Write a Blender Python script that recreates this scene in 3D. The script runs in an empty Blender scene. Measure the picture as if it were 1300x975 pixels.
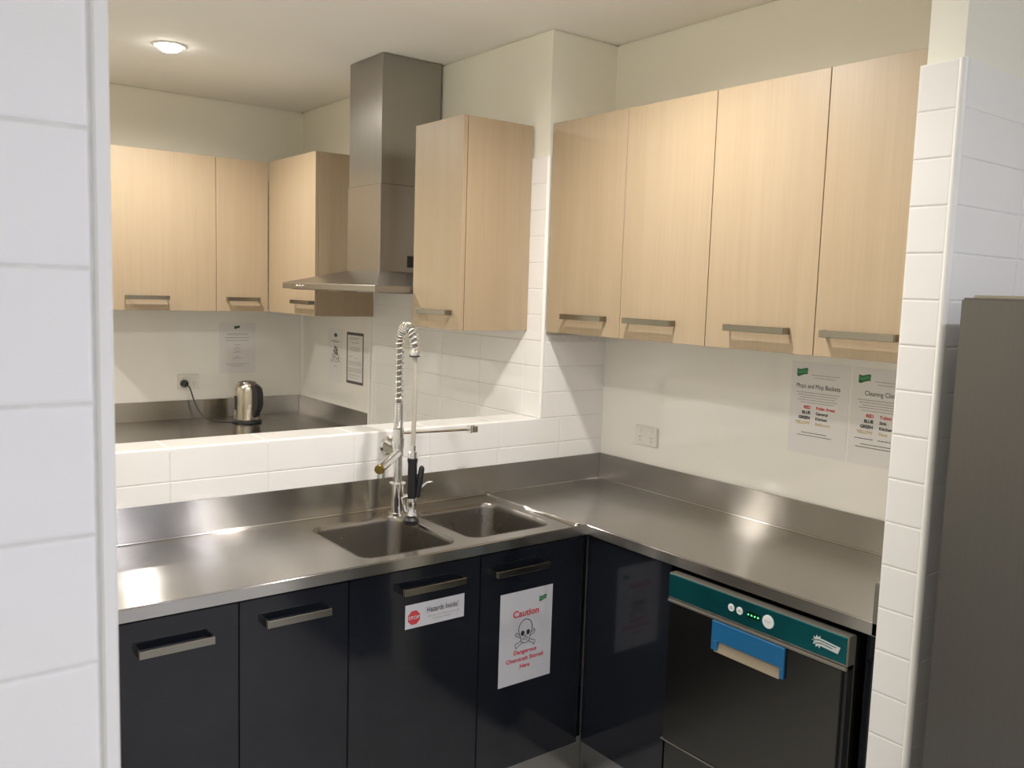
import bpy, bmesh, math, random
from mathutils import Vector, Matrix
random.seed(7)
S = bpy.context.scene
COL = S.collection

# ------------------------------------------------------------------ camera
cd = bpy.data.cameras.new('camera'); cam = bpy.data.objects.new('camera', cd); COL.objects.link(cam)
cd.sensor_fit = 'HORIZONTAL'; cd.sensor_width = 36.0; cd.lens = 36.0 * 1118.55 / 1300.0
cd.clip_start = 0.02
FW = Vector((0.60399, 0.78986, -0.10639)); RT = Vector((0.79601, -0.60447, 0.03136)); UP = Vector((0.03954, 0.10363, 0.99383))
M = Matrix((RT, UP, -FW)).transposed().to_4x4(); M.translation = (-2.4664, -2.6238, 1.66)
cam.matrix_world = M
cd.dof.use_dof = True; cd.dof.focus_distance = 2.9; cd.dof.aperture_fstop = 15.0
S.camera = cam

# ------------------------------------------------------------------ world, exposure
w = bpy.data.worlds.new('world'); S.world = w; w.use_nodes = True
bg = w.node_tree.nodes['Background']; bg.inputs[0].default_value = (0.82, 0.84, 1.0, 1); bg.inputs[1].default_value = 0.40
S.view_settings.view_transform = 'Standard'; S.view_settings.look = 'None'
S.view_settings.gamma = 1.0; S.view_settings.use_curve_mapping = False
S.view_settings.exposure = 1.09
S.cycles.max_bounces = 14; S.cycles.diffuse_bounces = 10; S.cycles.glossy_bounces = 6
WARM = (1.0, 0.945, 0.87); COOL = (0.87, 0.88, 1.0)
# (x, y, colour, watts, label) of the recessed ceiling lamps
LAMPS = [(-1.323, 1.307, WARM, 30, 'glowing round downlight in the ceiling beyond the pass-through, the one in view'),
         (-0.91, -0.80, WARM, 29, 'recessed downlight in the ceiling above the sink bowls'),
         (-1.80, -0.70, WARM, 17, 'recessed downlight in the ceiling above the left end of the sink bench'),
         (-2.70, -3.40, COOL, 6.5, 'recessed downlight in the ceiling behind the near tiled wall end'),
         (-0.96, -3.60, COOL, 24, 'recessed downlight in the ceiling in front of the steel fridge'),
         (-0.36, -3.60, COOL, 24, 'recessed downlight in the ceiling beside the right wall behind the fridge'),
         (-2.45, 1.307, WARM, 24, 'added unseen downlight in the ceiling at the far room left side')]  # last one is an added lamp out of view, brightens the far room

# ------------------------------------------------------------------ materials
def nodes(name):
    m = bpy.data.materials.new(name); m.use_nodes = True
    return m, m.node_tree, m.node_tree.nodes['Principled BSDF']
def mat(name, col, rough=0.5, metal=0.0, coat=0.0, noise=0.03, nscale=8.0, spec=0.5, bump=0.0, bscale=200.0, emit=None, estr=0):
    m, t, b = nodes(name)
    b.inputs['Roughness'].default_value = rough; b.inputs['Metallic'].default_value = metal
    b.inputs['Coat Weight'].default_value = coat; b.inputs['Coat Roughness'].default_value = 0.04
    b.inputs['Specular IOR Level'].default_value = spec
    g = t.nodes.new('ShaderNodeNewGeometry')
    n = t.nodes.new('ShaderNodeTexNoise'); n.inputs['Scale'].default_value = nscale; n.inputs['Detail'].default_value = 3
    t.links.new(g.outputs['Position'], n.inputs['Vector'])
    r = t.nodes.new('ShaderNodeValToRGB')
    r.color_ramp.elements[0].position = 0.3; r.color_ramp.elements[1].position = 0.7
    r.color_ramp.elements[0].color = [c * (1 - noise) for c in col] + [1]
    r.color_ramp.elements[1].color = [min(1, c * (1 + noise)) for c in col] + [1]
    t.links.new(n.outputs['Fac'], r.inputs['Fac']); t.links.new(r.outputs['Color'], b.inputs['Base Color'])
    if bump:
        n2 = t.nodes.new('ShaderNodeTexNoise'); n2.inputs['Scale'].default_value = bscale
        t.links.new(g.outputs['Position'], n2.inputs['Vector'])
        bp = t.nodes.new('ShaderNodeBump'); bp.inputs['Strength'].default_value = bump; bp.inputs['Distance'].default_value = 0.002
        t.links.new(n2.outputs['Fac'], bp.inputs['Height']); t.links.new(bp.outputs['Normal'], b.inputs['Normal'])
    if emit:
        b.inputs['Emission Color'].default_value = list(emit) + [1]; b.inputs['Emission Strength'].default_value = estr
    return m
def brushed(name, col, rough, scale, strength=0.25, dist=0.0004, warp=0.0):
    """steel with a grain: noise stretched along the axis with the small scale, plus faint large dents"""
    m, t, b = nodes(name)
    b.inputs['Metallic'].default_value = 1.0
    g = t.nodes.new('ShaderNodeNewGeometry')
    mp = t.nodes.new('ShaderNodeMapping'); mp.inputs['Scale'].default_value = scale
    t.links.new(g.outputs['Position'], mp.inputs['Vector'])
    n = t.nodes.new('ShaderNodeTexNoise'); n.inputs['Scale'].default_value = 1.0; n.inputs['Detail'].default_value = 2
    t.links.new(mp.outputs['Vector'], n.inputs['Vector'])
    bp = t.nodes.new('ShaderNodeBump'); bp.inputs['Strength'].default_value = strength; bp.inputs['Distance'].default_value = dist
    t.links.new(n.outputs['Fac'], bp.inputs['Height'])
    last = bp
    if warp:
        n3 = t.nodes.new('ShaderNodeTexNoise'); n3.inputs['Scale'].default_value = 3.5; n3.inputs['Detail'].default_value = 1
        t.links.new(g.outputs['Position'], n3.inputs['Vector'])
        b2 = t.nodes.new('ShaderNodeBump'); b2.inputs['Strength'].default_value = 1.0; b2.inputs['Distance'].default_value = warp
        t.links.new(n3.outputs['Fac'], b2.inputs['Height']); t.links.new(bp.outputs['Normal'], b2.inputs['Normal']); last = b2
    t.links.new(last.outputs['Normal'], b.inputs['Normal'])
    n2 = t.nodes.new('ShaderNodeTexNoise'); n2.inputs['Scale'].default_value = 6; n2.inputs['Detail'].default_value = 4
    t.links.new(g.outputs['Position'], n2.inputs['Vector'])
    mr = t.nodes.new('ShaderNodeMapRange'); mr.inputs['To Min'].default_value = rough * 0.85; mr.inputs['To Max'].default_value = rough * 1.2
    t.links.new(n2.outputs['Fac'], mr.inputs['Value']); t.links.new(mr.outputs['Result'], b.inputs['Roughness'])
    b.inputs['Base Color'].default_value = list(col) + [1]
    return m
def grained(name, col, rough, aniso, axis):
    """brushed steel: u of the uv map runs across the grain, so highlights stretch across it"""
    m, t, b = nodes(name); m['grain'] = axis
    b.inputs['Metallic'].default_value = 1.0; b.inputs['Roughness'].default_value = rough; b.inputs['Anisotropic'].default_value = aniso
    tg = t.nodes.new('ShaderNodeTangent'); tg.direction_type = 'UV_MAP'; tg.uv_map = 'UVMap'
    t.links.new(tg.outputs['Tangent'], b.inputs['Tangent'])
    g = t.nodes.new('ShaderNodeNewGeometry')
    mp = t.nodes.new('ShaderNodeMapping'); mp.inputs['Scale'].default_value = (2, 260, 260) if axis == 'x' else (260, 2, 260) if axis == 'y' else (260, 260, 2)
    n = t.nodes.new('ShaderNodeTexNoise'); n.inputs['Scale'].default_value = 1.0; n.inputs['Detail'].default_value = 2
    r = t.nodes.new('ShaderNodeValToRGB'); r.color_ramp.elements[0].position = 0.3; r.color_ramp.elements[1].position = 0.7
    r.color_ramp.elements[0].color = [c * 0.975 for c in col] + [1]; r.color_ramp.elements[1].color = [c * 1.025 for c in col] + [1]
    t.links.new(g.outputs['Position'], mp.inputs['Vector']); t.links.new(mp.outputs['Vector'], n.inputs['Vector'])
    t.links.new(n.outputs['Fac'], r.inputs['Fac']); t.links.new(r.outputs['Color'], b.inputs['Base Color'])
    n3 = t.nodes.new('ShaderNodeTexNoise'); n3.inputs['Scale'].default_value = 4.0; n3.inputs['Detail'].default_value = 1
    b2 = t.nodes.new('ShaderNodeBump'); b2.inputs['Distance'].default_value = 0.0015
    t.links.new(g.outputs['Position'], n3.inputs['Vector']); t.links.new(n3.outputs['Fac'], b2.inputs['Height']); t.links.new(b2.outputs['Normal'], b.inputs['Normal'])
    return m
def woodmat(name, a, c):
    m, t, b = nodes(name)
    b.inputs['Roughness'].default_value = 0.42
    g = t.nodes.new('ShaderNodeNewGeometry')
    def nz(sc, det):
        mp = t.nodes.new('ShaderNodeMapping'); mp.inputs['Scale'].default_value = sc
        t.links.new(g.outputs['Position'], mp.inputs['Vector'])
        n = t.nodes.new('ShaderNodeTexNoise'); n.inputs['Scale'].default_value = 1; n.inputs['Detail'].default_value = det
        n.inputs['Roughness'].default_value = 0.65
        t.links.new(mp.outputs['Vector'], n.inputs['Vector']); return n
    n1 = nz((14, 14, 0.5), 3); n2 = nz((150, 150, 3.0), 4)
    mx = t.nodes.new('ShaderNodeMath'); mx.operation = 'MULTIPLY_ADD'; mx.inputs[1].default_value = 0.5
    hf = t.nodes.new('ShaderNodeMath'); hf.operation = 'MULTIPLY'; hf.inputs[1].default_value = 0.5
    t.links.new(n2.outputs['Fac'], hf.inputs[0]); t.links.new(n1.outputs['Fac'], mx.inputs[0]); t.links.new(hf.outputs[0], mx.inputs[2])
    r = t.nodes.new('ShaderNodeValToRGB'); r.color_ramp.elements[0].position = 0.34; r.color_ramp.elements[1].position = 0.66
    r.color_ramp.elements[0].color = list(a) + [1]; r.color_ramp.elements[1].color = list(c) + [1]
    t.links.new(mx.outputs[0], r.inputs['Fac']); t.links.new(r.outputs['Color'], b.inputs['Base Color'])
    return m

TILE = mat('white_glazed_tile', (0.86, 0.85, 0.845), 0.12, coat=0.3, noise=0.015, nscale=3)
GROUT = mat('white_grout', (0.74, 0.73, 0.71), 0.9, noise=0.06, nscale=60)
TRIMM = mat('white_trim_plastic', (0.84, 0.83, 0.81), 0.25, noise=0.01)
PAINT = mat('beige_wall_paint', (0.85, 0.835, 0.74), 0.75, noise=0.015, nscale=3, bump=0.05, bscale=400)
CEIL = mat('ceiling_paint', (0.93, 0.92, 0.89), 0.85, noise=0.012, nscale=2, bump=0.04, bscale=300)
FLOOR = mat('grey_vinyl_floor', (0.50, 0.50, 0.50), 0.45, noise=0.15, nscale=12)
GLASS = mat('cream_backed_glass', (0.84, 0.825, 0.785), 0.06, coat=0.5, noise=0.008, nscale=2)
WOOD = woodmat('pale_oak_laminate', (0.375, 0.285, 0.185), (0.42, 0.325, 0.22))
WOODIN = mat('cabinet_carcass', (0.45, 0.33, 0.2), 0.6, noise=0.05)
DARK = mat('gloss_charcoal_door', (0.010, 0.012, 0.018), 0.12, coat=0.25, noise=0.04, nscale=2, spec=0.4)
DARKIN = mat('dark_carcass', (0.012, 0.012, 0.016), 0.7)
STEELX = grained('bench_steel_along_x', (0.47, 0.45, 0.425), 0.20, 1.0, 'x')
STEELY = grained('bench_steel_along_y', (0.47, 0.45, 0.425), 0.20, 1.0, 'y')
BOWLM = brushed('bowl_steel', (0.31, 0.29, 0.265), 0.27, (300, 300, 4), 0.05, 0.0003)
HOODM = grained('hood_steel', (0.37, 0.355, 0.33), 0.30, 0.6, 'z')
FRIDGEM = grained('fridge_steel', (0.155, 0.148, 0.142), 0.30, 0.6, 'z')
DWM = grained('dishwasher_steel', (0.10, 0.098, 0.090), 0.24, 0.6, 'y')
KICKM = brushed('kickboard_steel', (0.34, 0.335, 0.325), 0.3, (200, 200, 3), 0.2, 0.0004)
NICKEL = brushed('satin_nickel', (0.30, 0.28, 0.24), 0.2, (400, 400, 400), 0.02, 0.0002)
CHROME = mat('chrome', (0.80, 0.80, 0.79), 0.07, metal=1.0, noise=0.01)
BRASS = mat('brass_end', (0.22, 0.16, 0.05), 0.3, metal=1.0)
RUBBER = mat('black_rubber', (0.012, 0.012, 0.014), 0.45)
PLAST = mat('black_plastic', (0.02, 0.02, 0.022), 0.35)
HOSE = mat('grey_hose', (0.47, 0.44, 0.38), 0.3, coat=0.2)
BLUEP = mat('blue_plastic', (0.008, 0.12, 0.29), 0.4)
BEIGEP = mat('beige_plastic', (0.30, 0.25, 0.18), 0.5)
TEAL = mat('teal_panel_film', (0.008, 0.16, 0.185), 0.25, metal=0.8, coat=0.5, noise=0.2, nscale=7)
PAPER = mat('paper', (0.62, 0.62, 0.66), 0.55, noise=0.008)
PAPERL = mat('laminated_paper', (0.76, 0.75, 0.755), 0.25, noise=0.008)
INK = mat('black_ink', (0.03, 0.03, 0.035), 0.6)
INKG = mat('grey_ink', (0.32, 0.31, 0.30), 0.6)
INKR = mat('red_ink', (0.62, 0.05, 0.06), 0.6)
INKY = mat('yellow_ink', (0.62, 0.49, 0.28), 0.6)
INKBR = mat('brown_ink', (0.36, 0.24, 0.17), 0.6)
INKGN = mat('green_ink', (0.07, 0.30, 0.11), 0.6)
INKDG = mat('dark_green_ink', (0.03, 0.15, 0.07), 0.6)
WHITEP = mat('white_plastic', (0.74, 0.72, 0.67), 0.3)
BTN = mat('button_white', (0.72, 0.74, 0.76), 0.4)
DISP = mat('display_black', (0.004, 0.02, 0.008), 0.2)
LED = mat('green_led', (0.02, 0.3, 0.06), 0.4, emit=(0.1, 1.0, 0.25), estr=1.6)
SILVER = mat('badge_silver', (0.62, 0.66, 0.68), 0.35, metal=0.2)
LAMPM = mat('lamp_lens', (0.9, 0.9, 0.9), 0.4, emit=(1.0, 0.95, 0.86), estr=14)
STRIP = mat('bright_steel_strip', (0.36, 0.34, 0.30), 0.3, metal=0.7)
SEAL = mat('grey_sealant', (0.33, 0.33, 0.33), 0.5)

# ------------------------------------------------------------------ helpers
def wloc(p):
    v = Vector((0, 0, 0))
    while p is not None: v = v + p.location; p = p.parent
    return v
def link(name, me, m, parent=None, loc=None):
    o = bpy.data.objects.new(name, me); COL.objects.link(o)
    if m and not me.materials: me.materials.append(m)
    if parent is not None: o.parent = parent
    if loc is not None: o.location = Vector(loc) - (wloc(parent) if parent else Vector((0, 0, 0)))
    return o
def build(name, bm, m, parent=None, origin=None, smooth=False, bev=0.0, seg=1):
    """bmesh in world coordinates -> one mesh object"""
    if bev: bmesh.ops.bevel(bm, geom=list(bm.edges), offset=bev, segments=seg, affect='EDGES', clamp_overlap=True)
    bmesh.ops.recalc_face_normals(bm, faces=bm.faces)
    if origin is None:
        if parent is not None: origin = wloc(parent)
        else:
            xs = [v.co for v in bm.verts]
            origin = Vector(((min(c.x for c in xs) + max(c.x for c in xs)) / 2, (min(c.y for c in xs) + max(c.y for c in xs)) / 2, min(c.z for c in xs)))
    origin = Vector(origin)
    bmesh.ops.translate(bm, vec=-origin, verts=bm.verts)
    if m is not None and 'grain' in m:
        ul = bm.loops.layers.uv.new('UVMap'); ax = m['grain']
        for f in bm.faces:
            for l in f.loops:
                c = l.vert.co
                l[ul].uv = (c.y + c.z, c.x + 0.01 * c.z) if ax == 'x' else (c.x + c.z, c.y + 0.01 * c.z) if ax == 'y' else (c.x + c.y, c.z)
    me = bpy.data.meshes.new(name); bm.to_mesh(me); bm.free()
    if smooth:
        for p in me.polygons: p.use_smooth = True
    return link(name, me, m, parent, origin)
def bx(bm, x0, x1, y0, y1, z0, z1):
    vs = [bm.verts.new((x, y, z)) for z in (z0, z1) for y in (y0, y1) for x in (x0, x1)]
    for f in ((0, 2, 3, 1), (4, 5, 7, 6), (0, 1, 5, 4), (2, 6, 7, 3), (0, 4, 6, 2), (1, 3, 7, 5)): bm.faces.new([vs[i] for i in f])
    return bm
def box(name, m, parent, x0, x1, y0, y1, z0, z1, bev=0.0, seg=1, **k):
    return build(name, bx(bmesh.new(), x0, x1, y0, y1, z0, z1), m, parent, bev=bev, seg=seg, **k)
def frame_of(d):
    d = Vector(d).normalized(); a = Vector((0, 0, 1)) if abs(d.z) < 0.9 else Vector((1, 0, 0))
    u = d.cross(a).normalized(); return u, d.cross(u).normalized()
def tube(bm, pts, r, n=12, cap=True):
    pts = [Vector(p) for p in pts]; rs = r if isinstance(r, (list, tuple)) else [r] * len(pts)
    rings = []; u = None
    for i, p in enumerate(pts):
        d = (pts[min(i + 1, len(pts) - 1)] - pts[max(i - 1, 0)]).normalized()
        if u is None: u, v = frame_of(d)
        else:
            u = (u - d * u.dot(d)).normalized(); v = d.cross(u).normalized()
        rings.append([bm.verts.new(p + (u * math.cos(2 * math.pi * k / n) + v * math.sin(2 * math.pi * k / n)) * rs[i]) for k in range(n)])
    for a, b in zip(rings, rings[1:]):
        for k in range(n): bm.faces.new((a[k], a[(k + 1) % n], b[(k + 1) % n], b[k]))
    if cap: bm.faces.new(rings[0]); bm.faces.new(rings[-1][::-1])
    return bm
def lathe(bm, c, prof, axis=(0, 0, 1), n=24):
    """prof: (radius, height) along the axis from point c"""
    c = Vector(c); a = Vector(axis).normalized(); u, v = frame_of(a); rings = []
    for r, h in prof:
        rings.append([bm.verts.new(c + a * h + (u * math.cos(2 * math.pi * k / n) + v * math.sin(2 * math.pi * k / n)) * max(r, 1e-4)) for k in range(n)])
    for p, q in zip(rings, rings[1:]):
        for k in range(n): bm.faces.new((p[k], p[(k + 1) % n], q[(k + 1) % n], q[k]))
    bm.faces.new(rings[0]); bm.faces.new(rings[-1][::-1])
    return bm
def tag(o, label, cat, group=None):
    o['label'] = label; o['category'] = cat
    if group: o['group'] = group
    return o
def thing(name, label, cat, loc, group=None):
    o = bpy.data.objects.new(name, None); COL.objects.link(o); o.location = loc; o.empty_display_size = 0.05
    return tag(o, label, cat, group)
def struct(o):
    o['kind'] = 'structure'; return o
def sbox(name, m, *a, **k): return struct(box(name, m, None, *a, **k))
def edge_smooth(o, deg=35):
    for p in o.data.polygons: p.use_smooth = True
    o.data.set_sharp_from_angle(angle=math.radians(deg))
    return o

# ------------------------------------------------------------------ the setting
HC = 2.634
sbox('floor', FLOOR, -3.6, 0.14, -4.7, 2.5, -0.05, 0.0)
sbox('ceiling', CEIL, -3.6, 0.14, -4.7, 2.5, HC, HC + 0.08)
def gap_wall(name, x0, x1, y0, y1, dx, dy):
    """wall with a real shadow gap: the top 9 mm stands back from the face"""
    bm = bmesh.new(); bx(bm, x0, x1, y0, y1, 0, HC - 0.009); bx(bm, x0 + dx, x1, y0 + dy, y1, HC - 0.009, HC)
    return struct(build(name, bm, PAINT))
wall_right = gap_wall('wall_right', 0.02, 0.14, -4.7, 0.01, 0.012, 0)
# thick wall block: its -Y face ends the sink wall, its -X face is the far room's right wall
wall_back = gap_wall('wall_back', -0.31, 0.14, 0.01, 2.5, 0.012, 0.012)
wall_low = sbox('wall_back_low', PAINT, -2.32, -0.31, 0.01, 0.155, 0, 1.155)
wall_far = gap_wall('wall_far', -3.6, -0.31, 2.256, 2.5, 0, 0.012)
sbox('wall_left', PAINT, -2.44, -2.32, -1.82, 0.155, 0, HC)
wall_pl = sbox('wall_left_end', PAINT, -3.6, -2.316, -1.91, -1.82, 0, HC)
wall_pr = sbox('wall_right_end', PAINT, -0.592, 0.02, -1.679, -1.600, 0, HC)
sbox('wall_far_left', PAINT, -3.7, -3.6, -4.7, 2.5, 0, HC)
# unseen wall behind the camera, with a wide window added for ambient daylight
wf = bmesh.new(); bx(wf, -3.7, 0.14, -4.8, -4.7, 0, 0.35); bx(wf, -3.7, 0.14, -4.8, -4.7, 2.5, HC); bx(wf, -3.7, -3.5, -4.8, -4.7, 0.35, 2.5); bx(wf, -0.1, 0.14, -4.8, -4.7, 0.35, 2.5)
struct(build('wall_front', wf, PAINT))
wf = bmesh.new()
for x in (-3.5, -2.38, -1.24, -0.15): bx(wf, x, x + 0.05, -4.78, -4.72, 0.35, 2.5)
for z in (0.35, 2.45): bx(wf, -3.5, -0.1, -4.78, -4.72, z, z + 0.05)
struct(build('added_window_1', wf, TRIMM))

# tiles: each one a child of its wall; meshes shared by size
_tm = {}
def tile_mesh(wd, ht, n):
    key = (round(wd, 4), round(ht, 4), n)
    if key in _tm: return _tm[key]
    t, b = 0.010, 0.0022
    bm = bmesh.new()
    def ring(d, i): return [bm.verts.new((sx * (wd / 2 - i), -d, sz * (ht / 2 - i))) for sx, sz in ((-1, -1), (1, -1), (1, 1), (-1, 1))]
    rs = [ring(0, 0), ring(t - 0.0022, 0), ring(t - 0.0005, b * 0.45), ring(t, b * 1.6)]
    for p, q in zip(rs, rs[1:]):
        for k in range(4): bm.faces.new((p[k], p[(k + 1) % 4], q[(k + 1) % 4], q[k]))
    bm.faces.new(rs[-1])
    # orient: front of tile is -Y here; turn to the wanted normal
    if n == '-x': bmesh.ops.rotate(bm, verts=bm.verts, cent=(0, 0, 0), matrix=Matrix.Rotation(math.radians(-90), 3, 'Z'))
    if n == '+z': bmesh.ops.rotate(bm, verts=bm.verts, cent=(0, 0, 0), matrix=Matrix.Rotation(math.radians(-90), 3, 'X'))
    bmesh.ops.recalc_face_normals(bm, faces=bm.faces)
    me = bpy.data.meshes.new('tile'); bm.to_mesh(me); bm.free(); me.materials.append(TILE)
    _tm[key] = me; return me
G = 0.0015
def tiles(parent, n, plane, aj, zj):
    """aj: joints along the wall, zj: joints up the wall (or in depth for +z); plane: wall core surface"""
    for a0, a1 in zip(aj, aj[1:]):
        for z0, z1 in zip(zj, zj[1:]):
            me = tile_mesh(a1 - a0 - G, z1 - z0 - G, n)
            a, z = (a0 + a1) / 2, (z0 + z1) / 2
            loc = {'-y': (a, plane, z), '-x': (plane, a, z), '+z': (a, z, plane)}[n]
            link('tile', me, TILE, parent, loc)
def grout(parent, x0, x1, y0, y1, z0, z1): box('grout', GROUT, parent, x0, x1, y0, y1, z0, z1)
ZR = lambda lo, hi: [1.1658 + 0.1 * k for k in range(-12, 12) if lo - 1e-6 <= 1.1658 + 0.1 * k <= hi + 1e-6]
# left wall end (close to the camera)
tiles(wall_pl, '-y', -1.91, [-3.218, -2.918, -2.618, -2.318], ZR(0.86, 2.2))
grout(wall_pl, -3.218, -2.312, -1.9186, -1.9095, 0.85, 2.18)
struct(box('trim_1', TRIMM, None, -2.3165, -2.3045, -1.9225, -1.82, 0.0, 2.18, bev=0.002))
# right wall end: narrow face and the face behind the fridge
tiles(wall_pr, '-x', -0.592, [-1.677, -1.590], ZR(0.36, 2.17))
grout(wall_pr, -0.6006, -0.5915, -1.677, -1.590, 0.36, 2.164)
tiles(wall_pr, '-y', -1.679, [-0.589, -0.289, 0.011], ZR(0.36, 2.17))
grout(wall_pr, -0.589, 0.018, -1.6876, -1.6785, 0.36, 2.164)
b = bmesh.new(); lathe(b, (-0.5930, -1.6800, 0.30), [(0.0105, 0), (0.0105, 1.8658)], n=16)
struct(build('trim_2', b, TRIMM, smooth=False)); edge_smooth(bpy.data.objects['trim_2'])
# sink wall: low part and the stub beside the corner
XJ = [-2.314, -2.014, -1.714, -1.414, -1.114, -0.814, -0.514]
tiles(wall_low, '-y', 0.01, XJ + [-0.214], ZR(0.96, 1.17))
grout(wall_low, -2.318, -0.311, 0.0014, 0.0105, 0.9, 1.158)
tiles(wall_back, '-y', 0.01, [-0.214, 0.018], ZR(0.96, 1.17))
tiles(wall_back, '-y', 0.01, [-0.308, 0.018], ZR(1.16, 1.48))
grout(wall_back, -0.308, 0.018, 0.0014, 0.0105, 0.9, 1.49)
tiles(wall_low, '+z', 1.1558, XJ + [-0.322], [0.014, 0.155])
grout(wall_low, -2.318, -0.321, 0.014, 0.155, 1.154, 1.1642)
b = bmesh.new(); tube(b, [(-2.318, 0.0085, 1.1575), (-0.311, 0.0085, 1.1575)], 0.0085, 16)
struct(build('trim_3', b, TRIMM)); edge_smooth(bpy.data.objects['trim_3'])
# far room right wall: tiled behind the cooker bay
YJ = [0.012, 0.112, 0.412, 0.712, 1.012, 1.312, 1.370]
tiles(wall_back, '-x', -0.31, YJ, ZR(0.76, 2.17))
grout(wall_back, -0.3186, -0.3095, 0.012, 1.370, 0.765, 2.164)
b = bmesh.new(); lathe(b, (-0.3115, 0.0085, 1.1660), [(0.0095, 0), (0.0095, 0.9998)], n=16)
struct(build('trim_4', b, TRIMM)); edge_smooth(bpy.data.objects['trim_4'])
sbox('trim_5', TRIMM, -0.330, -0.310, 1.370, 1.385, 0.9, 2.1658, bev=0.002)

# splashback glass
tag(box('splashback', GLASS, None, 0.012, 0.020, -1.59, 0.006, 0.995, 1.51, bev=0.001), 'cream glass splashback on the right wall above the dishwasher bench', 'splashback', 'glass splashbacks')
tag(box('splashback', GLASS, None, -0.318, -0.310, 1.384, 2.254, 0.995, 1.51, bev=0.001), 'narrow cream glass splashback beyond the pass-through carrying two notices', 'splashback', 'glass splashbacks')
tag(box('splashback', GLASS, None, -2.9, -0.318, 2.248, 2.256, 0.995, 1.51, bev=0.001), 'long cream glass splashback on the far wall behind the kettle', 'splashback', 'glass splashbacks')

# ------------------------------------------------------------------ ceiling lamps
for x, y, c, wt, lab in LAMPS:
    d = thing('downlight', lab, 'downlight', (x, y, HC), 'recessed ceiling downlights')
    b = bmesh.new(); lathe(b, (x, y, HC), [(0.066, 0), (0.064, -0.006), (0.052, -0.007), (0.051, -0.002)], n=32)
    edge_smooth(build('ring', b, TRIMM, d))
    b = bmesh.new(); lathe(b, (x, y, HC), [(0.050, -0.0005), (0.050, -0.006), (0.046, -0.016), (0.034, -0.024), (0.016, -0.028)], n=32)
    build('lens', b, LAMPM, d)
    ld = bpy.data.lights.new('lamp_light', 'SPOT'); ld.energy = wt; ld.color = c; ld.spot_size = math.radians(172); ld.spot_blend = 0.8
    ld.shadow_soft_size = 0.035
    lo = bpy.data.objects.new('lamp_light', ld); COL.objects.link(lo); lo.parent = d; lo.location = (0, 0, -0.07)

# ------------------------------------------------------------------ stainless benches
def rrect(x0, x1, y0, y1, r, n=6):
    pts = []
    for cx, cy, a0 in ((x1 - r, y1 - r, 0), (x0 + r, y1 - r, 90), (x0 + r, y0 + r, 180), (x1 - r, y0 + r, 270)):
        for k in range(n + 1):
            a = math.radians(a0 + 90 * k / n); pts.append((cx + r * math.cos(a), cy + r * math.sin(a)))
    return pts
def loop(bm, pts, z):
    vs = [bm.verts.new((x, y, z)) for x, y in pts]
    return vs, [bm.edges.new((vs[i], vs[(i + 1) % len(vs)])) for i in range(len(vs))]
BZ = 0.9
bench = thing('stainless_bench', 'L-shaped stainless steel sink bench with two bowls and raised back edges', 'bench', (-1.2, -0.27, BZ - 0.033))
BOWLS = [(-1.326, -1.005, -0.475, -0.108), (-0.950, -0.628, -0.462, -0.110)]
bm = bmesh.new(); es = []
_, e = loop(bm, [(-2.318, -0.530), (-0.556, -0.530), (-0.556, -0.004), (-2.318, -0.004)], BZ - 0.003); es += e
for q in BOWLS: _, e = loop(bm, rrect(*q, 0.045), BZ - 0.003); es += e
bmesh.ops.triangle_fill(bm, use_beauty=True, edges=es)
build('sink_deck', bm, STEELX, bench)
bm = bmesh.new()
bm.faces.new(loop(bm, [(-0.556, -0.530), (-0.5345, -0.530), (-0.5345, -1.56), (0.0, -1.56), (0.0, -0.004), (-0.556, -0.004)], BZ)[0])
build('corner_deck', bm, STEELY, bench)
# raised front edges (marine edge) and their fascias
box('front_edge', STEELX, bench, -2.318, -0.5345, -0.538, -0.529, BZ - 0.033, BZ + 0.0015, bev=0.003, seg=3)
box('front_edge', STEELY, bench, -0.542, -0.5335, -1.58, -0.531, BZ - 0.033, BZ + 0.0015, bev=0.003, seg=3)
box('back_upstand', STEELX, bench, -2.318, -0.001, -0.006, 0.0, BZ - 0.003, BZ + 0.104, bev=0.0015, seg=2)
box('back_upstand', STEELY, bench, -0.001, 0.012, -1.58, 0.0, BZ - 0.003, BZ + 0.104, bev=0.0015, seg=2)
box('end_upstand', STEELX, bench, -0.542, 0.0, -1.586, -1.545, BZ - 0.033, BZ + 0.098, bev=0.0015, seg=2)
# coved weld between deck and upstand
b = bmesh.new(); tube(b, [(-2.318, -0.007, BZ - 0.001), (-0.558, -0.007, BZ - 0.001)], 0.0035, 8); edge_smooth(build('weld_seam', b, STEELX, bench))
b = bmesh.new(); tube(b, [(-0.556, -0.007, BZ + 0.001), (-0.002, -0.007, BZ + 0.001)], 0.003, 8); edge_smooth(build('weld_seam', b, STEELX, bench))
b = bmesh.new(); tube(b, [(-0.002, -0.008, BZ + 0.001), (-0.002, -1.545, BZ + 0.001)], 0.003, 8); edge_smooth(build('weld_seam', b, STEELY, bench))
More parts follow.
